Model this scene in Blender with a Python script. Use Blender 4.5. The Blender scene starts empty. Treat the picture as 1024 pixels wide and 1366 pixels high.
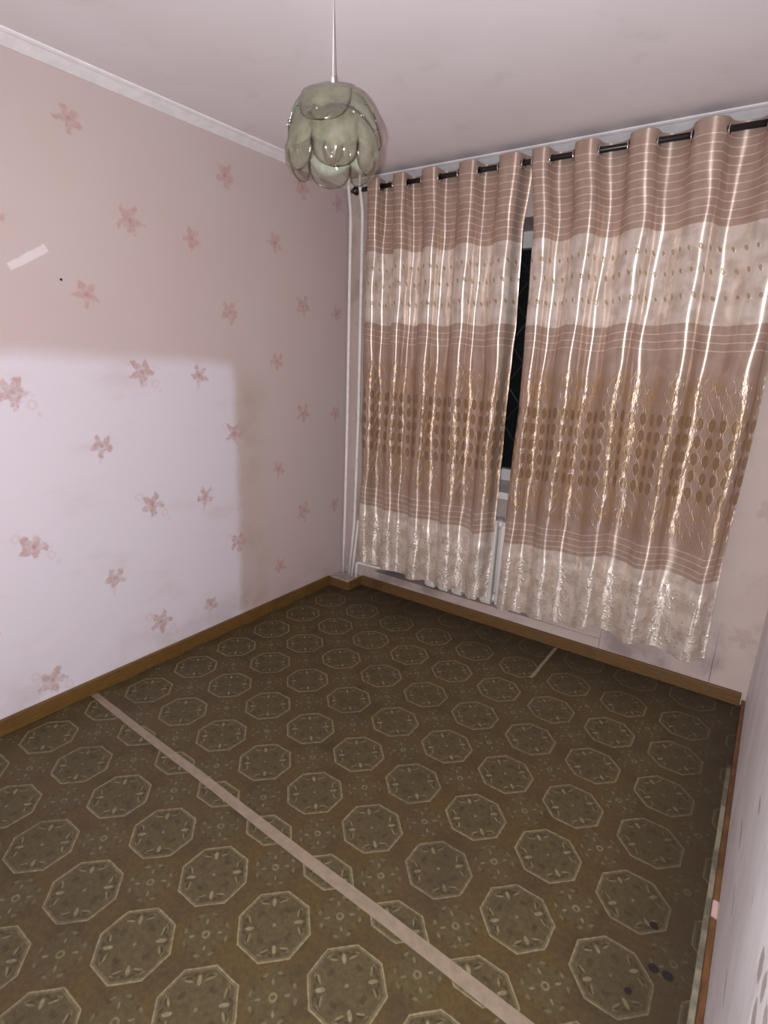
import bpy, bmesh, math, random
import numpy as np
from mathutils import Vector, Matrix

S = bpy.context.scene
COL = S.collection
PI = math.pi

# ------------------------------------------------------------------ camera
F_PX = 738.50
YAW, PITCH, ROLL = -0.606675, -0.271497, 0.036982
CAM = Vector((2.32232, -2.86178, 1.51970))
fw = Vector((math.sin(YAW) * math.cos(PITCH), math.cos(YAW) * math.cos(PITCH), math.sin(PITCH)))
r0 = Vector((math.cos(YAW), -math.sin(YAW), 0))
u0 = r0.cross(fw)
rt = math.cos(ROLL) * r0 + math.sin(ROLL) * u0
up = -math.sin(ROLL) * r0 + math.cos(ROLL) * u0
cd = bpy.data.cameras.new('camera')
cam = bpy.data.objects.new('camera', cd)
COL.objects.link(cam)
M = Matrix.Identity(4)
for i in range(3):
    M[i][0], M[i][1], M[i][2], M[i][3] = rt[i], up[i], -fw[i], CAM[i]
cam.matrix_world = M
cd.sensor_fit = 'HORIZONTAL'
cd.sensor_width = 36.0
cd.lens = F_PX / 1024 * 36.0
cd.clip_start = 0.01
S.camera = cam

# ------------------------------------------------------------------ world, light, exposure
w = bpy.data.worlds.new('night')
S.world = w
w.use_nodes = True
w.node_tree.nodes['Background'].inputs['Color'].default_value = (0.9, 0.95, 1.1, 1)
w.node_tree.nodes['Background'].inputs['Strength'].default_value = 0.004

fl = bpy.data.lights.new('phone_flash', 'SPOT')          # the phone's own flash beside its lens
fl.energy = 165
fl.spot_size = math.radians(176)
fl.spot_blend = 0.85
fl.shadow_soft_size = 0.006
fl.color = (1.0, 0.985, 1.015)
flo = bpy.data.objects.new('phone_flash', fl)
COL.objects.link(flo)
MF = M.copy()
for i in range(3):
    MF[i][3] = CAM[i] - 0.045 * rt[i] - 0.012 * up[i]
flo.matrix_world = MF

S.view_settings.view_transform = 'Standard'
S.view_settings.look = 'None'
S.view_settings.gamma = 1.0
S.view_settings.exposure = 0.08
S.view_settings.use_curve_mapping = False

W, H, D = 2.440, 2.5, 3.0

# ------------------------------------------------------------------ helpers
def lin(r, g, b):
    f = lambda c: (c / 255 / 12.92) if c / 255 <= 0.04045 else ((c / 255 + 0.055) / 1.055) ** 2.4
    return (f(r), f(g), f(b), 1.0)


class E:
    """a node socket with arithmetic"""
    def __init__(s, nt, sock): s.nt, s.s = nt, sock
    def _op(s, op, *a):
        n = s.nt.nodes.new('ShaderNodeMath'); n.operation = op
        for i, x in enumerate((s,) + a):
            if isinstance(x, E): s.nt.links.new(x.s, n.inputs[i])
            else: n.inputs[i].default_value = x
        return E(s.nt, n.outputs[0])
    def __add__(s, o): return s._op('ADD', o)
    __radd__ = __add__
    def __sub__(s, o): return s._op('SUBTRACT', o)
    def __rsub__(s, o): return (s * -1.0) + o
    def __mul__(s, o): return s._op('MULTIPLY', o)
    __rmul__ = __mul__
    def __truediv__(s, o): return s._op('DIVIDE', o)
    def abs(s): return s._op('ABSOLUTE')
    def fract(s): return s._op('FRACT')
    def floor(s): return s._op('FLOOR')
    def max(s, o): return s._op('MAXIMUM', o)
    def min(s, o): return s._op('MINIMUM', o)
    def sqrt(s): return s._op('SQRT')
    def pow(s, o): return s._op('POWER', o)
    def cos(s): return s._op('COSINE')
    def sin(s): return s._op('SINE')
    def atan2(s, o): return s._op('ARCTAN2', o)
    def gt(s, o): return s._op('GREATER_THAN', o)
    def lt(s, o): return s._op('LESS_THAN', o)
    def inv(s): return 1.0 - s
    def step(s, a, b):
        n = s.nt.nodes.new('ShaderNodeMapRange'); n.interpolation_type = 'SMOOTHSTEP'
        if a > b:
            return s.step(b, a).inv()
        n.inputs['From Min'].default_value, n.inputs['From Max'].default_value = a, b
        s.nt.links.new(s.s, n.inputs['Value'])
        return E(s.nt, n.outputs[0])
    def wrap(s, period):                     # signed distance to the nearest multiple
        return ((s / period + 0.5).fract() - 0.5) * period
    def band(s, a, b, soft=0.002):
        return s.step(a - soft, a + soft) * s.step(b + soft, b - soft)


class Mat:
    def __init__(s, name, rough=0.6, spec=0.5):
        s.m = bpy.data.materials.new(name); s.m.use_nodes = True
        s.nt = s.m.node_tree
        s.b = s.nt.nodes['Principled BSDF']
        s.b.inputs['Roughness'].default_value = rough
        s.b.inputs['Specular IOR Level'].default_value = spec
    def node(s, t): return s.nt.nodes.new(t)
    def pos(s):
        g = s.node('ShaderNodeNewGeometry'); x = s.node('ShaderNodeSeparateXYZ')
        s.nt.links.new(g.outputs['Position'], x.inputs[0])
        s.P = g.outputs['Position']
        return [E(s.nt, o) for o in x.outputs]
    def uv(s):
        g = s.node('ShaderNodeUVMap'); x = s.node('ShaderNodeSeparateXYZ')
        s.nt.links.new(g.outputs[0], x.inputs[0]); s.P = g.outputs[0]
        return [E(s.nt, o) for o in x.outputs][:2]
    def obj(s):
        g = s.node('ShaderNodeTexCoord'); s.P = g.outputs['Object']
        return s
    def noise(s, scale, detail=3, rough=0.55, stretch=None, vec=None):
        n = s.node('ShaderNodeTexNoise')
        n.inputs['Scale'].default_value = scale; n.inputs['Detail'].default_value = detail
        n.inputs['Roughness'].default_value = rough
        v = vec or s.P
        if stretch:
            mp = s.node('ShaderNodeMapping'); mp.inputs['Scale'].default_value = stretch
            s.nt.links.new(v, mp.inputs[0]); v = mp.outputs[0]
        s.nt.links.new(v, n.inputs['Vector'])
        return E(s.nt, n.outputs[0])
    def voro(s, scale, stretch=None, feature='F1'):
        n = s.node('ShaderNodeTexVoronoi'); n.feature = feature
        n.inputs['Scale'].default_value = scale
        v = s.P
        if stretch:
            mp = s.node('ShaderNodeMapping'); mp.inputs['Scale'].default_value = stretch
            s.nt.links.new(v, mp.inputs[0]); v = mp.outputs[0]
        s.nt.links.new(v, n.inputs['Vector'])
        return E(s.nt, n.outputs[0])
    def comb(s, x, y, z=0.0):
        n = s.node('ShaderNodeCombineXYZ')
        for i, q in enumerate((x, y, z)):
            if isinstance(q, E): s.nt.links.new(q.s, n.inputs[i])
            else: n.inputs[i].default_value = q
        return n.outputs[0]
    def mix(s, a, b, f):
        n = s.node('ShaderNodeMix'); n.data_type = 'RGBA'
        for sock, v in ((n.inputs['A'], a), (n.inputs['B'], b), (n.inputs['Factor'], f)):
            idx = {'A': 6, 'B': 7, 'Factor': 0}[sock.name] if False else None
        fa, A, B = n.inputs[0], n.inputs[6], n.inputs[7]
        if isinstance(f, E): s.nt.links.new(f.s, fa)
        else: fa.default_value = f
        for sk, v in ((A, a), (B, b)):
            if isinstance(v, tuple): sk.default_value = v
            else: s.nt.links.new(v, sk)
        return n.outputs[2]
    def set(s, key, v):
        k = s.b.inputs[key]
        if isinstance(v, E): s.nt.links.new(v.s, k)
        elif isinstance(v, (tuple, float, int)): k.default_value = v
        else: s.nt.links.new(v, k)
        return s
    def bump(s, h, strength=0.3, dist=0.01):
        n = s.node('ShaderNodeBump')
        n.inputs['Strength'].default_value = strength; n.inputs['Distance'].default_value = dist
        s.nt.links.new(h.s, n.inputs['Height'])
        s.nt.links.new(n.outputs[0], s.b.inputs['Normal'])
        return s


def flat(name, c, rough=0.6, spec=0.5, var=0.12, scale=25, metal=0.0, bump=0.0):
    """plain painted or metal surface with a little grain and wear"""
    m = Mat(name, rough, spec); m.obj()
    n = m.noise(scale)
    d = tuple(x * (1 - var) for x in c[:3]) + (1.0,)
    l = tuple(min(1, x * (1 + var)) for x in c[:3]) + (1.0,)
    m.set('Base Color', m.mix(d, l, n.step(0.3, 0.7)))
    m.set('Metallic', metal)
    if bump: m.bump(n, bump, 0.004)
    return m.m


def link(name, me, mat=None, parent=None):
    if not isinstance(me, bpy.types.Mesh):
        bm = me; me = bpy.data.meshes.new(name); bm.to_mesh(me); bm.free()
    o = bpy.data.objects.new(name, me); COL.objects.link(o)
    if mat and not me.materials: me.materials.append(mat)
    if parent: o.parent = parent
    return o


def empty(name, loc=(0, 0, 0)):
    o = bpy.data.objects.new(name, None); COL.objects.link(o); o.location = loc
    o.empty_display_size = 0.05
    return o


def tag(o, label=None, cat=None, group=None, kind=None):
    for k, v in (('label', label), ('category', cat), ('group', group), ('kind', kind)):
        if v: o[k] = v
    return o


def box(bm, a, b):
    a, b = Vector(a), Vector(b)
    vs = [bm.verts.new((x, y, z)) for x in (a.x, b.x) for y in (a.y, b.y) for z in (a.z, b.z)]
    for f in ((0, 1, 3, 2), (4, 6, 7, 5), (0, 4, 5, 1), (2, 3, 7, 6), (0, 2, 6, 4), (1, 5, 7, 3)):
        bm.faces.new([vs[i] for i in f])
    return vs


def boxes(*L, bevel=0.0, seg=2):
    bm = bmesh.new()
    for a, b in L: box(bm, a, b)
    bmesh.ops.recalc_face_normals(bm, faces=bm.faces)
    if bevel:
        bmesh.ops.bevel(bm, geom=list(bm.edges), offset=bevel, segments=seg, affect='EDGES', profile=0.6)
        for f in bm.faces: f.smooth = False
    return bm


def tube(bm, pts, r, n=12, cap=True):
    pts = [Vector(p) for p in pts]
    rs = r if isinstance(r, (list, tuple)) else [r] * len(pts)
    rings, prev = [], None
    for i, p in enumerate(pts):
        t = (pts[min(i + 1, len(pts) - 1)] - pts[max(i - 1, 0)]).normalized()
        if prev is None:
            a = t.orthogonal().normalized()
        else:
            a = (prev - t * prev.dot(t)).normalized()
        prev = a; b = t.cross(a)
        rings.append([bm.verts.new(p + rs[i] * (math.cos(2 * PI * k / n) * a + math.sin(2 * PI * k / n) * b)) for k in range(n)])
    for A, B in zip(rings, rings[1:]):
        for k in range(n):
            f = bm.faces.new((A[k], A[(k + 1) % n], B[(k + 1) % n], B[k])); f.smooth = True
    if cap:
        bm.faces.new(rings[0][::-1]); bm.faces.new(rings[-1])
    return bm


def rounded(pts, rad=0.03, seg=6):
    """polyline with its corners rounded"""
    pts = [Vector(p) for p in pts]; out = [pts[0]]
    for a, b, c in zip(pts, pts[1:], pts[2:]):
        d1, d2 = (a - b), (c - b)
        k = min(rad, d1.length * 0.45, d2.length * 0.45)
        p, q = b + d1.normalized() * k, b + d2.normalized() * k
        for i in range(seg + 1):
            t = i / seg
            out.append((1 - t) ** 2 * p + 2 * t * (1 - t) * b + t * t * q)
    return out + [pts[-1]]


def lathe(bm, prof, n=24, axis='Z', centre=(0, 0, 0)):
    rings = []
    for r, h in prof:
        ring = []
        for k in range(n):
            c, s_ = r * math.cos(2 * PI * k / n), r * math.sin(2 * PI * k / n)
            v = (c, s_, h) if axis == 'Z' else (h, c, s_)
            ring.append(bm.verts.new(Vector(v) + Vector(centre)))
        rings.append(ring)
    for A, B in zip(rings, rings[1:]):
        for k in range(n):
            f = bm.faces.new((A[k], A[(k + 1) % n], B[(k + 1) % n], B[k])); f.smooth = True
    bm.faces.new(rings[0][::-1]); bm.faces.new(rings[-1])
    bmesh.ops.recalc_face_normals(bm, faces=bm.faces)
    return bm


def struct(name, bm, mat, parent=None):
    o = link(name, bm, mat, parent)
    if not parent: o['kind'] = 'structure'
    return o


# ------------------------------------------------------------------ wallpaper
def flower(du, dv, nz, R, rot, squash=1.0):
    """five pointed blossom: mask in 0..1"""
    dv = dv / squash
    r = (du * du + dv * dv).sqrt()
    th = dv.atan2(du)
    edge = (th * 5.0 + rot).cos() * (0.24 * R) + 0.74 * R + (nz - 0.5) * (1.5 * R)
    body = (r - edge).step(0.009, -0.009)
    core = r.step(0.012, 0.006)
    return body, core, r


def wallpaper(m, u, z, nz, strength=1.0):
    """u runs along the wall, four motifs in each printed strip; returns blossom mask, core mask, faint leaf mask"""
    SW, RP = 1.025, 0.604
    k = ((u + 0.255) / SW).floor()
    lu = u + 0.255 - k * SW                              # 0 .. SW
    fl_, co, lf = None, None, None
    # positions measured from the strip's upper u end
    for (mu, mz, big) in ((0.88, 0.576, 1), (0.67, 0.271, 0), (0.355, 0.503, 1), (0.154, 0.198, 0)):
        du = lu - mu
        dz = (z - mz + (k + 1.0) * 0.242).wrap(RP)
        b, c, r = flower(du, dz, nz, 0.060 if big else 0.050, 0.9 if big else 2.4)
        fl_ = b if fl_ is None else fl_.max(b)
        co = c if co is None else co.max(c)
        if big:
            for (ox, oz, R) in ((0.062, -0.05, 0.022), (-0.062, 0.045, 0.02), (0.085, -0.085, 0.012)):
                q = ((du - ox) * (du - ox) + (dz - oz) * (dz - oz)).sqrt()
                l = ((q - R * 0.7 + (nz - 0.5) * 0.03).abs()).step(0.008, 0.002) if R > 0.015 else (q + (nz - 0.5) * 0.03).step(R, R * 0.4)
                lf = l if lf is None else lf.max(l)
        else:
            q = ((du + 0.012) * (du + 0.012) * 5.0 + (dz + 0.06) * (dz + 0.06)).sqrt()
            lf = (q + (nz - 0.5) * 0.03).step(0.028, 0.01) if lf is None else lf.max((q + (nz - 0.5) * 0.03).step(0.028, 0.01))
    return fl_, co, lf


PINK, PINK2 = lin(195, 180, 176), lin(194, 175, 172)
PALE = lin(217, 210, 219)

m = Mat('wallpaper_left', 0.72, 0.25)
x, y, z = m.pos()
n_big, n_mid, n_f, n_g = m.noise(1.1, 2), m.noise(3.2, 3), m.noise(34, 4, 0.6), m.noise(160, 2)
fm, cm, lm = wallpaper(m, y, z, n_f)
base = m.mix(PINK, PINK2, n_big.step(0.35, 0.65))
base = m.mix(base, lin(190, 176, 164), n_mid.step(0.50, 0.75) * 0.30)
# a piece of furniture stood here for years: the paper behind it kept its colour
wob = (n_mid - 0.5) * 0.05 + (n_f - 0.5) * 0.02
clean = (y + wob).step(-0.870, -0.955) * (z + wob - (y + 0.9) * -0.025).step(1.512, 1.418)
base = m.mix(base, PALE, clean * 0.85)
halo = (y + wob).step(-0.93, -0.885) * (y + wob).step(-0.60, -0.86) * (z + wob).step(1.5, 1.25)
base = m.mix(base, lin(176, 156, 146), halo * (0.25 + n_mid.step(0.45, 0.65) * 0.5))
stain = m.noise(2.4, 4, 0.6, stretch=(1, 1, 2.5))
base = m.mix(base, lin(196, 180, 176), stain.step(0.5, 0.8) * clean * 0.5)
base = m.mix(base, lin(150, 135, 128), z.step(0.30, 0.06) * n_mid.step(0.4, 0.7) * 0.35)
base = m.mix(base, lin(205, 174, 172), lm * 0.35)
base = m.mix(base, lin(182, 146, 142), fm * (0.35 + 0.45 * n_f.step(0.35, 0.65)))
base = m.mix(base, lin(160, 112, 112), cm * 0.4)
# a torn, scraped streak
su, sv = (y + 1.835) * 0.85 + (z - 1.825) * 0.53, (z - 1.825) * 0.85 - (y + 1.835) * 0.53
scr = su.abs().step(0.085, 0.075) * (sv + (n_f - 0.5) * 0.012).abs().step(0.017, 0.010)
base = m.mix(base, lin(226, 214, 214), scr * 0.75)
m.set('Base Color', base)
m.bump(n_g * 0.5 + n_f * 0.8 + n_mid * 4.0, 0.10, 0.004)
MWALL_L = m.m

m = Mat('wallpaper_window_side', 0.72, 0.25)
x, y, z = m.pos()
n_big, n_mid, n_f, n_g = m.noise(1.7, 2), m.noise(4.5, 4), m.noise(34, 4, 0.6), m.noise(160, 2)
fm, cm, lm = wallpaper(m, x + 0.30, z + 0.12, n_f)
base = m.mix(lin(200, 184, 177), lin(193, 173, 166), n_big.step(0.35, 0.65))
base = m.mix(base, lin(158, 144, 138), n_mid.step(0.5, 0.72) * 0.6)
base = m.mix(base, lin(170, 140, 136), fm * 0.35)
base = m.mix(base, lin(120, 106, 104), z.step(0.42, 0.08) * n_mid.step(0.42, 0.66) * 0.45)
# paper joints beside the niche and on the pier
jn = ((x - 2.281 + (n_mid - 0.5) * 0.006).abs().step(0.0026, 0.0010) * z.step(0.40, 0.16)).max((x - 1.763).abs().step(0.0026, 0.0010) * z.step(0.20, 0.15))
base = m.mix(base, lin(96, 80, 78), jn * 0.7)
m.set('Base Color', base)
m.bump(n_f * 0.8 + n_mid * 3.0, 0.15, 0.004)
MWALL_W = m.m

m = Mat('painted_wall_right', 0.5, 0.4)
x, y, z = m.pos()
n_mid, n_f = m.noise(5, 4), m.noise(30, 4, 0.65)
n_v = m.noise(6, 4, 0.6, stretch=(1, 2.2, 1.0))
base = m.mix(lin(232, 227, 230), lin(242, 239, 243), n_mid.step(0.35, 0.65))
base = m.mix(base, lin(212, 202, 204), n_v.step(0.56, 0.72) * 0.5)
chips = None
for (cy, cz, ry, rz) in ((-1.57, 0.53, 0.06, 0.012), (-1.77, 0.757, 0.035, 0.010), (-2.195, 0.845, 0.022, 0.024), (-2.240, 0.865, 0.016, 0.026),
                         (-2.24, 0.815, 0.022, 0.022), (-1.755, 0.517, 0.06, 0.006), (-1.96, 0.53, 0.05, 0.006), (-2.30, 0.88, 0.03, 0.02)):
    cy, cz = -2.862 + (cy + 2.862) * 1.157, 1.52 + (cz - 1.52) * 1.157
    q = (((y - cy) / ry).pow(2.0) + ((z - cz) / rz).pow(2.0)).sqrt() + (n_f - 0.5) * 1.6
    c = q.step(1.05, 0.75)
    chips = c if chips is None else chips.max(c)
base = m.mix(base, lin(128, 108, 100), chips * 0.6)
m.set('Base Color', base)
m.bump(n_mid * 1.0 + n_v * 0.5 + n_f * 0.06 - chips * 0.15, 0.25, 0.010)
MWALL_R = m.m

m = Mat('ceiling_whitewash', 0.8, 0.2)
x, y, z = m.pos()
n1, n2, n3 = m.noise(1.3, 3), m.noise(6, 4, 0.6), m.noise(120, 2)
base = m.mix(lin(232, 225, 228), lin(238, 232, 236), n1.step(0.35, 0.65))
base = m.mix(base, lin(216, 208, 206), n2.step(0.55, 0.75) * 0.35)
win_band = (y * -1.0 + (n2 - 0.5) * 0.10).step(0.26, 0.08)  # slightly darker band of ceiling along the window wall
base = m.mix(base, lin(196, 188, 188), win_band * 0.35)
m.set('Base Color', base); m.bump(n3 * 0.5 + n2, 0.08, 0.004)
MCEIL = m.m

# ------------------------------------------------------------------ linoleum
m = Mat('linoleum', 0.42, 0.35)
x, y, z = m.pos()
n_b, n_m, n_f = m.noise(1.6, 3), m.noise(9, 4, 0.6), m.noise(70, 4, 0.65)
n_w = m.noise(26, 3)
seam = (y + 1.80 + x * 0.0325).lt(0.0)                     # two sheets butt under the tape
PX = 0.2568
lx = x - 0.692 + seam * 0.018
ly = y + 1.625 - seam * 0.085
jit = (n_w - 0.5) * 0.004
ax, ay = lx.wrap(PX), ly.wrap(PX)
X, Y = ax.abs(), ay.abs()
oct_d = X.max(Y).max((X + Y) * 0.70711)
inside = (oct_d + jit).step(0.0985, 0.0955)
ring = (oct_d - 0.0955 + jit).abs().step(0.0036, 0.0014)
ring2 = (oct_d - 0.090 + jit).abs().step(0.0022, 0.0008)
A_, B_ = ((ax + ay) * 0.70711).abs(), ((ax - ay) * 0.70711).abs()
P_, Q_ = A_.max(B_), A_.min(B_)
rr = (ax * ax + ay * ay).sqrt()


def ell(p, q, p0, q0, a, b, ang):
    c, s_ = math.cos(ang), math.sin(ang)
    dp, dq = p - p0, q - q0
    e1, e2 = (dp * c + dq * s_) / a, (dq * c - dp * s_) / b
    return (e1 * e1 + e2 * e2).sqrt()


wv = (n_w - 0.5) * 0.5
petal = (ell(P_, Q_, 0.066, 0.0, 0.0135, 0.0058, 0) + wv).step(1.05, 0.8)
leaf1 = (ell(P_, Q_, 0.067, 0.026, 0.0032, 0.0130, -0.25) + wv).step(1.1, 0.75)
leaf2 = (ell(P_, Q_, 0.076, 0.037, 0.0026, 0.0075, 0.3) + wv).step(1.1, 0.75)
dark1 = (ell(P_, Q_, 0.074, 0.028, 0.0030, 0.014, -0.25) + wv).step(1.1, 0.75)
dark2 = (ell(P_, Q_, 0.080, 0.010, 0.0035, 0.0070, 0.6) + wv).step(1.1, 0.75)
dark3 = (ell(P_, Q_, 0.040, 0.034, 0.0085, 0.0085, 0.0) + wv * 1.6).step(1.1, 0.5)
dot = rr.step(0.0062, 0.0035)
# small square rosettes between the octagons
bx, by = (lx + PX / 2).wrap(PX), (ly + PX / 2).wrap(PX)
BX, BY = bx.abs(), by.abs()
sq = (BX.max(BY) + (n_w - 0.5) * 0.012).step(0.060, 0.050)
br = (bx * bx + by * by).sqrt()
bA, bB = ((bx + by) * 0.70711).abs(), ((bx - by) * 0.70711).abs()
bP, bQ = bA.max(bB), bA.min(bB)
hub = (br - 0.0085).abs().step(0.0040, 0.0018)
rp = (ell(bP, bQ, 0.036, 0.0, 0.0085, 0.0036, 0) + wv).step(1.1, 0.75)
rl = (ell(bP, bQ, 0.054, 0.018, 0.0045, 0.0085, 0.3) + wv).step(1.1, 0.7)
rd = (ell(bP, bQ, 0.046, 0.026, 0.005, 0.007, 0.0) + wv).step(1.1, 0.6)

GROUND, GRN2 = lin(86, 69, 38), lin(76, 63, 39)
FIELD, LINE, DARK = lin(84, 74, 48), lin(146, 136, 106), lin(50, 40, 27)
base = m.mix(GROUND, GRN2, n_m.step(0.4, 0.62))
base = m.mix(base, lin(58, 45, 26), n_m.step(0.56, 0.74) * 0.6)
base = m.mix(base, lin(100, 68, 36), n_b.step(0.5, 0.66) * n_m.step(0.45, 0.7) * 0.5)
base = m.mix(base, FIELD, sq * 0.75)
base = m.mix(base, FIELD, inside)
base = m.mix(base, DARK, inside * n_w.step(0.50, 0.72) * 0.45)
base = m.mix(base, DARK, rd * 0.45)
base = m.mix(base, lin(128, 118, 90), (hub.max(rp)).max(rl * 0.6) * 0.7)
base = m.mix(base, DARK, (dark1.max(dark2)).max(dark3 * 0.8) * 0.65)
base = m.mix(base, LINE, (petal.max(leaf1 * 0.75)).max(leaf2 * 0.5).max(dot * 0.8) * 0.65)
base = m.mix(base, LINE, ring * 0.7)
base = m.mix(base, lin(140, 128, 100), ring2 * 0.35)
speck = n_f.step(0.36, 0.70)
base = m.mix(m.mix(base, DARK, 0.42), base, speck)
grime = m.noise(2.2, 5, 0.65)
base = m.mix(base, lin(62, 50, 38), grime.step(0.50, 0.72) * 0.35)
# light falloff painted in as darker colour along the far and right edges, worn holes by the right-hand side
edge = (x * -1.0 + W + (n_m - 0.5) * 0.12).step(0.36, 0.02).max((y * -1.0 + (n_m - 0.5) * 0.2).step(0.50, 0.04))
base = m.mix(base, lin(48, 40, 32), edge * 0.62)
hole = None
for (hx, hy, hr) in ((2.299, -1.414, 0.015), (2.319, -1.539, 0.015), (2.355, -1.537, 0.017), (2.278, -1.639, 0.012)):
    q = ((x - hx).pow(2.0) + (y - hy).pow(2.0)).sqrt() + (n_w - 0.5) * 0.012
    q = q.step(hr, hr * 0.7)
    hole = q if hole is None else hole.max(q)
base = m.mix(base, lin(28, 22, 24), hole * 0.9)
rim = (x - (n_m - 0.5) * 0.006).step(W - 0.031, W - 0.029) * (y + (n_m - 0.5) * 0.3).step(-0.45, -0.62)
base = m.mix(base, lin(150, 144, 124), rim * (0.35 + n_m.step(0.4, 0.6) * 0.5))
m.set('Base Color', base)
m.set('Roughness', 0.40 + grime * 0.25)
m.bump(ring * 0.5 + petal * 0.4 + n_f * 0.3 + n_m * 0.4 - hole, 0.22, 0.002)
MLINO = m.m

# ------------------------------------------------------------------ plain materials
CHIP_Y = 1.29
def wood(name, a, b, stretch, chip=False):
    m = Mat(name, 0.42, 0.4); m.xyz = m.pos()
    g = m.noise(14, 4, 0.6, stretch=stretch)
    d = m.noise(5, 3)
    c = m.mix(a, b, g.step(0.35, 0.65))
    c = m.mix(c, lin(66, 46, 28), d.step(0.56, 0.72) * 0.5)
    if chip:
        q = (m.xyz[1] + CHIP_Y).abs() / 0.032 + (d - 0.5) * 2.0
        c = m.mix(c, lin(196, 164, 158), q.step(1.0, 0.7) * m.xyz[2].step(0.026, 0.034))
    m.set('Base Color', c); m.bump(g, 0.1, 0.003)
    return m.m


MBASE = wood('ochre_painted_skirting', lin(110, 80, 38), lin(94, 70, 36), (3, 1, 12))
MBASE_X = wood('ochre_painted_skirting_far', lin(114, 84, 50), lin(98, 74, 46), (1, 3, 12))
MBASE_R = wood('brown_worn_skirting', lin(112, 78, 46), lin(84, 56, 36), (3, 1, 12), True)
MWHITE = flat('white_gloss_paint', lin(222, 216, 214), 0.35, 0.5, 0.05)
MCORN = flat('white_cornice', lin(240, 237, 240), 0.6, 0.3, 0.05, 18, bump=0.2)
MRAD = flat('radiator_enamel', lin(226, 220, 214), 0.35, 0.5, 0.06, 12)
MPIPE = flat('pipe_enamel', lin(242, 236, 232), 0.4, 0.5, 0.06, 20)
MCONC = flat('cement', lin(168, 158, 148), 0.85, 0.2, 0.2, 30, bump=0.5)
MBLACK = flat('black_lacquered_metal', lin(26, 22, 24), 0.35, 0.5, 0.1)
MCHROME = flat('chrome', lin(215, 210, 205), 0.12, 0.5, 0.03, metal=1.0)
MTAPE = flat('packing_tape', lin(132, 117, 100), 0.38, 0.5, 0.10, 30)
MTAPE2 = flat('pale_tape', lin(132, 120, 100), 0.5, 0.3, 0.12, 40)
MNAIL = flat('nail_steel', lin(60, 54, 52), 0.4, 0.5, 0.1, metal=0.8)
MCORD = flat('white_cable', lin(235, 230, 230), 0.4, 0.5, 0.03)
MGRILLE = flat('grille_paint', lin(70, 66, 62), 0.45, 0.5, 0.1)

def thin_glass(m, tint_col, milk_col, milk, rough):
    """thin blown glass: light passes straight through, a clear reflection on top, partly milky where milk > 0"""
    nt = m.nt
    tr = m.node('ShaderNodeBsdfTransparent'); gl = m.node('ShaderNodeBsdfGlossy'); di = m.node('ShaderNodeBsdfDiffuse')
    tl = m.node('ShaderNodeBsdfTranslucent'); lw = m.node('ShaderNodeLayerWeight')
    lw.inputs['Blend'].default_value = 0.5
    refl = E(nt, lw.outputs['Facing']).pow(3.5) * 0.65 + 0.08
    gl.inputs['Roughness'].default_value = rough
    for n_, c in ((tr, tint_col), (di, milk_col), (tl, milk_col)):
        k = n_.inputs['Color']
        if isinstance(c, tuple): k.default_value = c
        else: nt.links.new(c, k)
    def mx(a, b, f):
        n_ = m.node('ShaderNodeMixShader')
        if isinstance(f, E): nt.links.new(f.s, n_.inputs[0])
        elif isinstance(f, float): n_.inputs[0].default_value = f
        else: nt.links.new(f, n_.inputs[0])
        nt.links.new(a, n_.inputs[1]); nt.links.new(b, n_.inputs[2])
        return n_.outputs[0]
    milkS = mx(di.outputs[0], tl.outputs[0], 0.25)
    body = mx(tr.outputs[0], milkS, milk)
    out = mx(body, gl.outputs[0], refl)
    nt.links.new(out, nt.nodes['Material Output'].inputs['Surface'])
    nt.nodes.remove(m.b)
    return m.m


m = Mat('window_glass'); m.obj()
n = m.noise(6)
MGLASS = thin_glass(m, lin(246, 250, 249), lin(200, 200, 200), n * 0.01, 0.01)

# ------------------------------------------------------------------ room shell
struct('floor', boxes(((-0.2, -D - 0.2, -0.06), (W + 0.2, 0.36, 0.0))), MLINO)
struct('ceiling', boxes(((-0.2, -D - 0.2, H), (W + 0.2, 0.36, H + 0.1))), MCEIL)
struct('wall_left', boxes(((-0.12, -D, 0), (0, 0, H))), MWALL_L)
struct('wall_right', boxes(((W, -D, 0), (W + 0.12, 0, H))), MWALL_R)
OX0, OX1, SILL, HEAD, RECESS = 0.28, 1.763, 0.782, 2.214, 0.12
TH = 0.36
struct('wall_window', boxes(
    ((-0.12, 0, 0), (OX0, TH, H)), ((OX1, 0, 0), (W + 0.12, TH, H)),
    ((OX0, 0, HEAD), (OX1, TH, H)), ((OX0, RECESS, 0.118), (OX1, TH, SILL)), ((OX0, 0, 0), (OX1, TH, 0.118)), ((1.365, 0.010, 0.118), (OX1, TH, SILL))), MWALL_W)
DX0, DX1, DH = 1.50, 2.36, 2.08
struct('wall_back', boxes(((-0.12, -D - 0.12, 0), (DX0, -D, H)), ((DX1, -D - 0.12, 0), (W + 0.12, -D, H)),
                          ((DX0, -D - 0.12, DH), (DX1, -D, H))), MWALL_W)

# skirting boards
struct('baseboard_left', boxes(((0, -D, 0), (0.018, -0.155, 0.068)), bevel=0.004), MBASE)
struct('baseboard_window', boxes(((0.172, -0.018, 0), (W - 0.02, 0, 0.066)), bevel=0.004), MBASE_X)
struct('baseboard_right', boxes(((W - 0.016, -D, 0), (W, -0.02, 0.040)), bevel=0.005, seg=3), MBASE_R)
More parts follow.
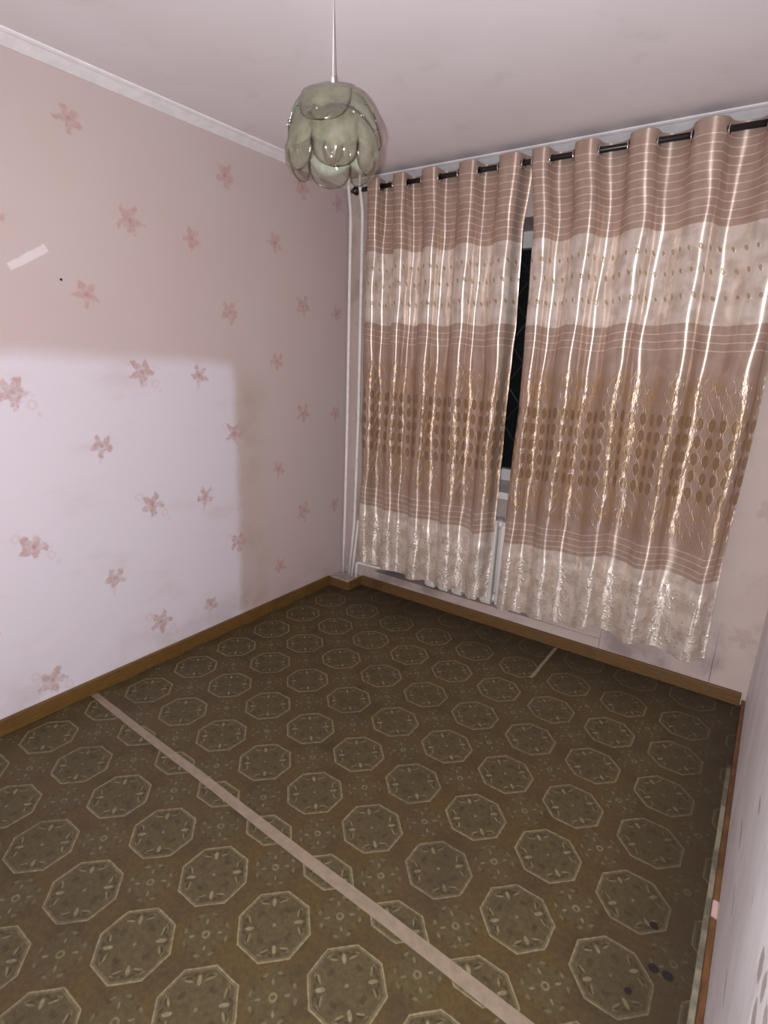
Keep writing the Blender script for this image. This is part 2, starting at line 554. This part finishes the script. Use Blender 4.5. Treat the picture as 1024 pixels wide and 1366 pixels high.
# ceiling cornices: a flat sloping moulding
def cornice(name, pts_fn, n_prof):
    bm = bmesh.new()
    prof = [(0.0, H), (0.0, H - 0.030), (0.006, H - 0.030), (0.024, H - 0.022), (0.052, H - 0.010), (0.060, H - 0.009), (0.069, H - 0.005), (0.068, H)]
    e0 = [bm.verts.new(pts_fn(0, a, b)) for a, b in prof]
    e1 = [bm.verts.new(pts_fn(1, a, b)) for a, b in prof]
    for i in range(len(prof)):
        j = (i + 1) % len(prof)
        bm.faces.new((e0[i], e0[j], e1[j], e1[i]))
    bm.faces.new(e0[::-1]); bm.faces.new(e1)
    bmesh.ops.recalc_face_normals(bm, faces=bm.faces)
    return struct(name, bm, MCORN)


cornice('trim_1', lambda t, a, b: (a, -D + (D) * t, b), 0)
cornice('trim_2', lambda t, a, b: (W * t, -a, b), 0)

# cement plinth in the corner that carries the heating pipes, boxed with skirting
pl = empty('trim_3'); pl['kind'] = 'structure'
link('cement_top', boxes(((0.0, -0.142, 0), (0.160, 0, 0.060)), bevel=0.006), MCONC, pl)
link('board', boxes(((0.0, -0.158, 0), (0.178, -0.142, 0.056)), bevel=0.004), MBASE_X, pl)
link('board', boxes(((0.162, -0.142, 0), (0.178, -0.018, 0.060)), bevel=0.004), MBASE_X, pl)

# ------------------------------------------------------------------ window in its deep niche
win = empty('window_1', (0, 0, 0)); win['kind'] = 'structure'
FY0, FY1 = 0.29, 0.35
link('sill', boxes(((OX0 + 0.002, -0.022, SILL), (OX1 - 0.002, FY0, SILL + 0.040)), bevel=0.006, seg=3), MWHITE, win)
zb, zt = SILL + 0.040, HEAD
for a, b in (((OX0, FY0, zb), (OX0 + 0.07, FY1, zt)), ((OX1 - 0.07, FY0, zb), (OX1, FY1, zt)),
             ((OX0 + 0.07, FY0, zb), (OX1 - 0.07, FY1, zb + 0.072)), ((OX0 + 0.07, FY0, zt - 0.085), (OX1 - 0.07, FY1, zt)),
             ((1.20, FY0, zb + 0.072), (1.27, FY1, zt - 0.085)), ((0.66, FY0, zb + 0.072), (0.72, FY1, zt - 0.085))):
    link('frame_rail', boxes((a, b), bevel=0.005), MWHITE, win)
for a, b in ((OX0 + 0.07, 0.66), (0.72, 1.20), (1.27, OX1 - 0.07)):
    link('pane', boxes(((a, 0.318, zb + 0.072), (b, 0.324, zt - 0.085))), MGLASS, win)

# diamond security grille outside the glass
gr = tag(empty('window_grille', (1.0, 0.42, zb)), 'dark metal security grille of crossing bars behind the window glass', 'grille')
for k in range(-6, 8):
    for s_ in (-1, 1):
        x0 = 1.02 + k * 0.19
        # clip the sloping bar to the opening
        pts = []
        zz0, zz1 = zb, zt
        xa, xb = x0 - s_ * 0.55, x0 + s_ * 0.55
        def at(t): return (xa + (xb - xa) * t, zz0 + (zz1 - zz0) * t)
        ts = [i / 40 for i in range(41)]
        ts = [t for t in ts if OX0 < at(t)[0] < OX1]
        if len(ts) < 3: continue
        p0, p1 = at(ts[0]), at(ts[-1])
        bm = tube(bmesh.new(), [(p0[0] - 1.0, 0.006 * s_, p0[1] - zb), (p1[0] - 1.0, 0.006 * s_, p1[1] - zb)], 0.005, 8)
        link('bar', bm, MGRILLE, gr)
link('edge_bar', boxes(((OX0 - 1.0, -0.012, -0.02), (OX1 - 1.0, 0.012, 0.0))), MGRILLE, gr)
link('edge_bar', boxes(((OX0 - 1.0, -0.012, zt - zb), (OX1 - 1.0, 0.012, zt - zb + 0.02))), MGRILLE, gr)

# ------------------------------------------------------------------ radiator under the sill
rad = tag(empty('radiator', (0.54, 0.02, 0.122)), 'white cast-iron sectional radiator under the window sill behind the curtains', 'radiator')
def section_bm():
    bm = bmesh.new()
    for y0, y1 in ((-0.062, -0.020), (0.024, 0.066)):
        vs = box(bm, (-0.034, y0, 0.035), (0.034, y1, 0.545))
    box(bm, (-0.030, -0.050, 0.505), (0.030, 0.055, 0.560))
    box(bm, (-0.030, -0.050, 0.020), (0.030, 0.055, 0.080))
    box(bm, (-0.006, -0.03, 0.06), (0.006, 0.03, 0.52))
    bmesh.ops.recalc_face_normals(bm, faces=bm.faces)
    bmesh.ops.bevel(bm, geom=list(bm.edges), offset=0.0055, segments=3, affect='EDGES', profile=0.5)
    for zz in (0.05, 0.53):
        lathe(bm, [(0.022, -0.0475), (0.026, -0.040), (0.026, 0.040), (0.022, 0.0475)], 14, 'X', (0, 0, zz))
    for f in bm.faces: f.smooth = True
    return bm


sec_me = None
for i in range(2, 9):
    xc = 1.155 + 0.0475 + (i - 7) * 0.095
    if sec_me is None:
        o = link('section', section_bm(), MRAD, rad); sec_me = o.data
    else:
        o = link('section', sec_me, None, rad)
    o.location = (xc - 0.54, 0, 0.0); o.scale = (1, 1, 0.95)

# ------------------------------------------------------------------ heating pipes in the corner
def pipe(name, pts, r, label, rad_=0.05):
    o = link(name, tube(bmesh.new(), rounded(pts, rad_), r, 14), MPIPE)
    return tag(o, label, 'pipe', 'heating pipes in the corner')


pipe('heating_pipe', [(0.100, -0.130, 2.498), (0.096, -0.126, 2.45), (0.042, -0.034, 2.335), (0.040, -0.030, 1.13), (0.034, -0.030, 0.45), (0.026, -0.030, 0.058)], 0.0100,
     'white riser pipe nearest the flowered wall, full height of the corner')
pipe('heating_pipe', [(0.180, -0.130, 2.498), (0.177, -0.126, 2.45), (0.131, -0.034, 2.335), (0.131, -0.030, 1.13), (0.118, -0.030, 0.45), (0.082, -0.032, 0.058)], 0.0105,
     'white riser pipe running beside the curtain edge up to the ceiling')
pipe('heating_pipe', [(0.145, -0.020, 0.46), (0.134, -0.030, 0.30), (0.112, -0.040, 0.058)], 0.0100,
     'short slanting white pipe rising from the corner plinth behind the curtain')
pipe('heating_pipe', [(0.146, -0.036, 0.058), (0.144, -0.028, 0.160), (0.30, -0.014, 0.158), (0.42, 0.02, 0.160), (0.655, 0.02, 0.168)], 0.0095,
     'low white elbow pipe running from the corner plinth towards the radiator', 0.02)

# ------------------------------------------------------------------ curtain rod
RZ0, RZ1, RY = 2.4285, 2.418, -0.100
rod = tag(empty('curtain_rod', (0.13, RY, RZ0)), 'black metal curtain rod with pointed finial under the ceiling', 'curtain rod')
def rodz(xx): return RZ0 + (RZ1 - RZ0) * (xx - 0.1) / 2.25
def rel(p): return (p[0] - 0.13, p[1] - RY, p[2] - RZ0)
link('pole', tube(bmesh.new(), [rel((0.135, RY, rodz(0.135))), rel((2.36, RY, rodz(2.36)))], 0.0125, 16), MBLACK, rod)
def finial_bm(s_):
    return lathe(bmesh.new(), [(0.0005, -0.052 * s_), (0.006, -0.046 * s_), (0.014, -0.028 * s_), (0.024, -0.010 * s_), (0.025, -0.004 * s_), (0.018, 0.0), (0.015, 0.006 * s_), (0.015, 0.014 * s_)], 16, 'X')
o = link('finial', finial_bm(1), MBLACK, rod); o.location = rel((0.138, RY, rodz(0.138)))
o = link('finial', finial_bm(-1), MBLACK, rod); o.location = rel((2.355, RY, rodz(2.355)))
for bx_ in (0.268, 1.655, 2.15):
    bm = tube(bmesh.new(), [rel((bx_, -0.002, rodz(bx_))), rel((bx_, RY, rodz(bx_)))], 0.007, 10)
    lathe(bm, [(0.0165, -0.008), (0.0165, 0.008)], 14, 'X', rel((bx_, RY, rodz(bx_))))
    link('bracket', bm, MBLACK, rod)

# ------------------------------------------------------------------ curtains
ANISO = 0.25
m = Mat('satin_jacquard', 0.33, 0.6)
u, v = m.uv()
n_f, n_m, n_w = m.noise(60, 4, 0.65), m.noise(14, 3), m.noise(34, 3)
wob = (n_w - 0.5) * 0.006
vv = v + wob * 0.5
BROWN, BROWN2, CREAM, THREAD = lin(186, 163, 148), lin(178, 153, 138), lin(228, 214, 203), lin(230, 206, 192)
b1 = vv.step(2.088, 2.092); b2 = vv.band(1.703, 2.090, 0.0015); b4 = vv.step(0.592, 0.588)
base = m.mix(BROWN, BROWN2, n_m.step(0.4, 0.6))
# figured zone of the brown band
fig = v.step(1.52, 1.44) * v.step(0.70, 0.80)
base = m.mix(base, lin(188, 160, 128), fig * n_m.step(0.36, 0.62) * 0.7)
VR, UR = 0.0785, 0.050
du = u.wrap(UR); dvr = (v - 0.977).wrap(VR)
inrows = v.band(0.930, 1.335, 0.004)
ov = (((du / 0.0155).pow(2.0) + (dvr / 0.029).pow(2.0)).sqrt() + (n_w - 0.5) * 0.35)
oval = ov.step(1.02, 0.88) * inrows
ovin = ov.step(0.62, 0.45) * inrows
base = m.mix(base, lin(142, 114, 82), oval * 0.85)
base = m.mix(base, lin(158, 130, 98), ovin * 0.6)
og = (((u + UR / 2).wrap(UR).abs() - 0.012 - ((v * (2 * PI / VR)).cos() * 0.008)).abs() + (n_w - 0.5) * 0.004).step(0.0022, 0.0006) * fig
base = m.mix(base, lin(196, 166, 146), og * 0.6)
# woven lines
lines = None
for c in (1.666, 1.633, 1.600, 0.704, 0.672, 0.640, 0.612):
    l = (v - c).abs().step(0.0030, 0.0012)
    lines = l if lines is None else lines.max(l)
top_l = (v - 2.118).wrap(0.0322).abs().step(0.0030, 0.0012) * v.step(2.10, 2.104) * v.step(2.412, 2.408)
base = m.mix(base, THREAD, lines.max(top_l) * 0.8)
# cream bands
cream = b2.max(b4)
cr = m.mix(CREAM, lin(206, 190, 176), n_m.step(0.4, 0.62))
mot = None
for (c, col_off) in ((2.000, 0.0), (1.915, 0.022), (1.812, 0.0)):
    e = ((((u + col_off).wrap(0.046) + (v - c) * 0.35) / 0.0085).pow(2.0) + ((v - c) / 0.0135).pow(2.0)).sqrt() + (n_f - 0.5) * 1.3
    e = e.step(1.0, 0.6)
    mot = e if mot is None else mot.max(e)
tw = ((v - 1.905 - (u * 42.0).sin() * 0.05).abs() + (n_f - 0.5) * 0.012).step(0.004, 0.001)
cr = m.mix(cr, lin(168, 140, 96), mot * b2 * 0.75)
cr = m.mix(cr, lin(188, 170, 136), tw * b2 * 0.3)
vor = m.voro(38, (1, 1.4, 1))
fig2 = v.step(0.545, 0.50)
lf4 = (vor + (n_w - 0.5) * 0.3).step(0.40, 0.22) * fig2
cr = m.mix(cr, lin(190, 172, 150), lf4 * 0.45)
base = m.mix(base, cr, cream)
m.set('Base Color', base)
m.set('Specular IOR Level', 1.0); m.set('Metallic', 0.42 + fig * 0.15 - oval * 0.15)
tg = m.node('ShaderNodeTangent'); tg.direction_type = 'UV_MAP'; tg.uv_map = 'UVMap'
m.nt.links.new(tg.outputs[0], m.b.inputs['Tangent'])
m.set('Anisotropic', 0.86); m.set('Anisotropic Rotation', ANISO)
m.set('Roughness', 0.35 + fig * 0.05 + oval * 0.08)
m.set('Sheen Weight', 0.0)
crk = m.noise(17, 3, 0.55, stretch=(1.6, 0.55, 1))
hgt = crk * 1.0 * (fig.max(fig2 * 1.2)) + oval * 0.10 + og * 0.15 + lf4 * 0.18 + n_f * 0.10 * fig.max(fig2) + (n_w - 0.5) * 0.05 + mot * b2 * 0.25 + m.noise(6, 2, 0.5, stretch=(1, 0.25, 1)) * 0.5
m.bump(hgt, 0.62, 0.011)
MCURT = m.m


def hermite(xq, xk, yk):
    xk, yk = np.array(xk, float), np.array(yk, float)
    mk = np.gradient(yk, xk)
    i = np.clip(np.searchsorted(xk, xq) - 1, 0, len(xk) - 2)
    h = xk[i + 1] - xk[i]; t = (xq - xk[i]) / h
    return ((2 * t**3 - 3 * t**2 + 1) * yk[i] + (t**3 - 2 * t**2 + t) * h * mk[i] + (-2 * t**3 + 3 * t**2) * yk[i + 1] + (t**3 - t**2) * h * mk[i + 1])


def curtain(name, ph, top, low, hem, seed, label, u_off):
    rnd = random.Random(seed)
    NU, NV = int((ph[-1] - ph[0]) / PI * 26), 300
    phi = np.linspace(ph[0], ph[-1], NU + 1) * 1.0
    xt, xl = hermite(phi, ph, top), hermite(phi, ph, low)
    hx, hz = zip(*hem)
    V = np.zeros((NV + 1, NU + 1, 3)); UVv = np.zeros(NV + 1)
    kf = phi / PI
    a1 = [rnd.uniform(0, 6.28) for _ in range(12)]
    for j in range(NV + 1):
        t = j / NV
        zn = 2.466 - (2.466 - 0.195) * t
        UVv[j] = zn
        f = min(1.0, t / 0.16); f = f * f * (3 - 2 * f)
        xx = xt * (1 - f) + xl * f
        A = 0.042 * (1 - f) + 0.037 * f
        A = A * (1 + 0.16 * np.sin(kf * 1.7 + a1[0] + 2.2 * t) * f)
        yc = RY - 0.004 * f
        s1 = np.cos(phi)
        yy = yc - A * (s1 + 0.10 * f * np.cos(2 * phi + a1[1] + 3 * t))
        # soft sideways sway and creases that grow towards the hem
        sw = 0.006 * np.sin(5.1 * t + a1[2] + kf * 0.8) + 0.003 * np.sin(13 * t + a1[3] + kf * 1.9)
        xx = xx + sw * f + (0.014 - 0.006 * f) * np.sin(2 * phi)
        yy = yy + 0.0035 * f * np.sin(23 * t + kf * 2.3 + a1[4]) + 0.0020 * f * np.sin(47 * t + kf * 4.1 + a1[5])
        if t > 0.75:
            g = (t - 0.75) / 0.25
            yy = yy - 0.006 * g * np.sin(kf * 2.1 + a1[6]) - 0.004 * g
        hemz = np.interp(xx, hx, hz) + 0.008 * s1
        zlow = hemz + 0.0
        ztop = np.array([rodz(q) for q in xx]) + 0.036 + 0.004 * s1
        zz = ztop + (zlow - ztop) * t
        V[j, :, 0], V[j, :, 1], V[j, :, 2] = xx, yy, zz
    mid = V[NV // 2]
    arc = np.concatenate([[0], np.cumsum(np.hypot(np.diff(mid[:, 0]), np.diff(mid[:, 1])))]) + u_off
    verts = V.reshape(-1, 3)
    cross = [k for k in range(int(math.floor(ph[0] / PI)), int(math.ceil(ph[-1] / PI)) + 1) if ph[0] + 0.25 < (k + 0.5) * PI < ph[-1] - 0.25]
    faces, n = [], NU + 1
    for j in range(NV):
        for i in range(NU):
            c = (V[j, i] + V[j + 1, i + 1]) / 2
            if j < 20:
                ki = round(phi[i] / PI - 0.5)
                if ki in cross and abs(phi[i] - (ki + 0.5) * PI) < 1.2 and math.hypot(c[1] - RY, c[2] - rodz(c[0])) < 0.0195:
                    continue
            faces.append((j * n + i, (j + 1) * n + i, (j + 1) * n + i + 1, j * n + i + 1))
    me = bpy.data.meshes.new('fabric')
    me.from_pydata([tuple(q) for q in verts], [], faces)
    uvl = me.uv_layers.new(name='UVMap')
    vi = np.zeros(len(me.loops), dtype=np.int32); me.loops.foreach_get('vertex_index', vi)
    uvs = np.stack([arc[vi % n], UVv[vi // n]], 1).astype(np.float32)
    uvl.data.foreach_set('uv', uvs.ravel())
    me.polygons.foreach_set('use_smooth', [True] * len(me.polygons))
    root = tag(empty(name, (float(xt.mean()), RY, 2.43)), label, 'curtain', 'satin curtains on the rod')
    bpy.context.view_layer.update()
    o = link('fabric', me, MCURT, root)
    o.location = (-float(xt.mean()), -RY, -2.43)
    ring = None
    for k in cross:
        p_ = (k + 0.5) * PI
        xr = float(np.interp(p_, phi, V[4, :, 0]))
        if ring is None:
            bm = bmesh.new()
            N1, N2 = 24, 8
            vs = [[bm.verts.new((0.0032 * math.sin(2 * PI * b / N2), (0.0215 + 0.005 * math.cos(2 * PI * b / N2)) * math.cos(2 * PI * a / N1), (0.0215 + 0.005 * math.cos(2 * PI * b / N2)) * math.sin(2 * PI * a / N1))) for b in range(N2)] for a in range(N1)]
            for a in range(N1):
                for b in range(N2):
                    f_ = bm.faces.new((vs[a][b], vs[(a + 1) % N1][b], vs[(a + 1) % N1][(b + 1) % N2], vs[a][(b + 1) % N2])); f_.smooth = True
            e = link('eyelet', bm, MCHROME, root); ring = e.data
        else:
            e = link('eyelet', ring, None, root)
        e.location = (xr - float(xt.mean()), 0, rodz(xr) - 2.43 - 0.004)
    return root


pi = PI
PHL = [-0.85 * pi, -0.5 * pi, 0, pi, 2 * pi, 3 * pi, 4 * pi, 5 * pi, 6 * pi, 7 * pi, 8 * pi, 8.5 * pi, 8.85 * pi]
curtain('curtain', PHL,
        [0.196, 0.232, 0.270, 0.352, 0.440, 0.528, 0.626, 0.733, 0.847, 0.953, 1.065, 1.130, 1.176],
        [0.186, 0.222, 0.262, 0.352, 0.455, 0.538, 0.650, 0.738, 0.865, 0.958, 1.068, 1.118, 1.150],
        [(0.18, 0.238), (0.357, 0.208), (0.476, 0.213), (0.62, 0.203), (0.81, 0.203), (0.94, 0.212), (1.05, 0.185), (1.15, 0.222)],
        5, 'narrower pink and cream satin eyelet curtain beside the white heating pipes', 0.0)
PHR = [-0.62 * pi, 0, pi, 2 * pi, 3 * pi, 4 * pi, 5 * pi, 6 * pi, 7 * pi, 8 * pi, 8.9 * pi]
curtain('curtain', PHR,
        [1.166, 1.214, 1.315, 1.420, 1.537, 1.655, 1.772, 1.900, 2.030, 2.150, 2.240],
        [1.206, 1.258, 1.338, 1.452, 1.562, 1.684, 1.788, 1.926, 2.035, 2.178, 2.252],
        [(1.24, 0.172), (1.34, 0.182), (1.468, 0.188), (1.63, 0.186), (1.74, 0.225), (1.89, 0.200), (2.03, 0.218), (2.17, 0.186), (2.264, 0.236)],
        11, 'wider pink and cream satin eyelet curtain hanging near the bare right wall', 0.013)

# ------------------------------------------------------------------ ceiling lamp with glass petals
LX, LY, LZ = 1.0997, -1.4383, 2.258
lamp = tag(empty('pendant_lamp', (LX, LY, LZ)), 'pendant lamp of smoky green glass petals hanging on a white cord', 'lamp')
link('cord', tube(bmesh.new(), [(0, 0, 0.02), (0, 0, H - LZ)], 0.0016, 8), MCORD, lamp)
link('cord_grip', lathe(bmesh.new(), [(0.0028, 0.036), (0.0048, 0.030), (0.0060, 0.004), (0.0060, 0.0)], 14), MCORD, lamp)
MHUB = flat('hub_metal', lin(140, 136, 118), 0.3, 0.5, 0.08, metal=0.7)
link('hub', lathe(bmesh.new(), [(0.006, 0.004), (0.022, 0.001), (0.032, -0.008), (0.034, -0.014), (0.012, -0.016), (0.012, -0.060), (0.020, -0.064), (0.020, -0.098), (0.016, -0.102)], 24), MHUB, lamp)
link('ceiling_cup', lathe(bmesh.new(), [(0.004, H - LZ - 0.010), (0.009, H - LZ - 0.007), (0.011, H - LZ)], 20), MCORD, lamp)

def petal_glass(name, milk_a, milk_b, amount):
    m = Mat(name)
    u, v = m.uv()                            # v: 0 at the fixing, 1 at the rounded tip
    n = m.noise(5, 3)
    tint = (v + (n - 0.5) * 0.12 + (u - 0.5) * (u - 0.5) * 0.5).step(0.80, 0.68)
    rim = ((u - 0.5).abs().step(0.44, 0.49)).max(v.step(0.965, 0.985))
    c = m.mix(lin(246, 244, 240), lin(206, 206, 186), tint)
    c = m.mix(c, lin(150, 146, 120), rim * 0.6)
    milk_c = m.mix(milk_a, milk_b, n.step(0.4, 0.6))
    return thin_glass(m, c, milk_c, tint * amount + 0.02, 0.10)


MPET = petal_glass('smoky_petal_glass', lin(176, 174, 152), lin(158, 160, 134), 0.42)
MPET_IN = petal_glass('pale_inner_petal_glass', lin(236, 238, 228), lin(226, 230, 218), 0.42)


def petal_mesh(name, prof, widths, curve, ribs):
    NA, NT = 22, 34
    tk = np.linspace(0, 1, len(prof)); t = np.linspace(0, 1, NT + 1)
    R_ = hermite(t, tk, [p[0] for p in prof]); Z_ = hermite(t, tk, [p[1] for p in prof])
    Wd = hermite(t, np.linspace(0, 1, len(widths)), widths)
    tm = 0.62
    Wd = np.where(t > tm, Wd * np.sqrt(np.maximum(0, 1 - (np.maximum(0, t - tm) / (1 - tm)) ** 2.3)), Wd)
    Wd = np.maximum(Wd, 0.0015)
    verts, faces, uvs = [], [], []
    for i in range(NT + 1):
        for k in range(NA + 1):
            a = -1 + 2 * k / NA
            s_ = a * Wd[i]
            r = R_[i] - curve * s_ * s_ / 0.065
            zz = Z_[i]
            g = max(0.0, (t[i] - 0.60) / 0.4)
            r += ribs * 1.3 * math.sin(min(1.0, g * 1.05) * PI) * (0.5 - 0.5 * math.cos((a + 1) * 2 * PI))
            verts.append((r, s_, zz)); uvs.append((a * 0.5 + 0.5, t[i]))
    n = NA + 1
    for i in range(NT):
        for k in range(NA):
            faces.append((i * n + k, i * n + k + 1, (i + 1) * n + k + 1, (i + 1) * n + k))
    me = bpy.data.meshes.new(name); me.from_pydata(verts, [], faces)
    ul = me.uv_layers.new(name='UVMap')
    for l in me.loops: ul.data[l.index].uv = uvs[l.vertex_index]
    for p_ in me.polygons: p_.use_smooth = True
    me.materials.append(MPET_IN); me.materials.append(MPET)
    return me


up_me = petal_mesh('upper_petal', [(0.020, -0.004), (0.062, -0.008), (0.100, -0.028), (0.126, -0.060), (0.140, -0.096), (0.150, -0.128)],
                   [0.030, 0.056, 0.067, 0.070, 0.070, 0.070], 0.36, 0.009)
lo_me = petal_mesh('lower_petal', [(0.030, -0.045), (0.072, -0.058), (0.106, -0.084), (0.130, -0.122), (0.136, -0.162), (0.126, -0.198), (0.108, -0.226)],
                   [0.030, 0.052, 0.062, 0.066, 0.066, 0.066, 0.066], 0.40, 0.010)
INNER_SLOT = 1
to_cam = math.atan2(CAM.y - LY, CAM.x - LX)
clip_me = None
def clip(parent, loc):
    global clip_me
    if clip_me is None:
        bm = bmesh.new()
        lathe(bm, [(0.0012, -0.006), (0.0034, -0.005), (0.0034, -0.002), (0.0018, -0.001), (0.0018, 0.003), (0.0034, 0.004), (0.0030, 0.006)], 10, 'X')
        c = link('clip', bm, MCHROME, parent); clip_me = c.data
    else:
        c = link('clip', clip_me, None, parent)
    c.location = loc
    return c


for tier, (me, nm, n, off) in enumerate(((up_me, 'upper_petal', 3, -0.22), (lo_me, 'lower_petal', 6, 0.06))):
    for k in range(n):
        o = link(nm, me, None, lamp)
        o.rotation_euler = (0, 0, to_cam + off + 2 * PI * k / n)
        md = o.modifiers.new('thickness', 'SOLIDIFY'); md.thickness = 0.0042; md.offset = 0; md.material_offset = INNER_SLOT; md.material_offset_rim = 1
        for s_ in (-1, 1):
            clip(o, (0.084, s_ * 0.056, -0.036) if tier == 0 else (0.116, s_ * 0.050, -0.092))
m = Mat('bulb_glass'); m.obj()
n = m.noise(8)
thin_glass(m, lin(250, 248, 246), lin(220, 216, 210), n * 0.12, 0.04)
MBULB = m.m
link('bulb', lathe(bmesh.new(), [(0.012, -0.100), (0.014, -0.112), (0.024, -0.126), (0.0305, -0.146), (0.0290, -0.166), (0.020, -0.180), (0.008, -0.1865), (0.001, -0.1875)], 24), MBULB, lamp)

# ------------------------------------------------------------------ tapes on the linoleum, nail in the wall
def strip(name, a, b, w0, w1, zz, mat, seed):
    rnd = random.Random(seed)
    a, b = Vector(a), Vector(b); d = (b - a); L = d.length; d.normalize(); nrm = Vector((-d.y, d.x, 0))
    bm = bmesh.new(); N = max(6, int(L / 0.05)); rows = []
    for i in range(N + 1):
        t = i / N; w_ = (w0 + (w1 - w0) * t) / 2
        j = 0.0012 * math.sin(t * 17 + seed) + rnd.uniform(-0.0006, 0.0006)
        c = a + d * (L * t) + nrm * j
        rows.append([bm.verts.new(c + nrm * (w_ * s_) + Vector((0, 0, h))) for s_, h in ((-1, 0.0003), (-1, zz), (1, zz), (1, 0.0003))])
    for A, B in zip(rows, rows[1:]):
        for k in range(3):
            bm.faces.new((A[k], A[k + 1], B[k + 1], B[k]))
    bm.faces.new(rows[0]); bm.faces.new(rows[-1][::-1])
    bmesh.ops.recalc_face_normals(bm, faces=bm.faces)
    return link(name, bm, mat)


tag(strip('floor_tape', (0.020, -1.798, 0), (2.395, -1.881, 0), 0.030, 0.044, 0.0016, MTAPE, 2), 'long pinkish tape covering the seam across the patterned linoleum', 'tape')
tag(strip('floor_tape', (1.549, -0.022, 0), (1.550, -0.402, 0), 0.015, 0.015, 0.0014, MTAPE2, 7), 'short pale tape running out from the skirting under the wider curtain', 'tape')
nb = lathe(bmesh.new(), [(0.0015, -0.010), (0.0015, 0.006), (0.0048, 0.0065), (0.0048, 0.008), (0.003, 0.0088)], 12, 'X')
nail = link('nail', nb, MNAIL); nail.location = (0.001, -1.731, 1.762)
tag(nail, 'small dark nail driven into the flowered pink wallpaper', 'nail')
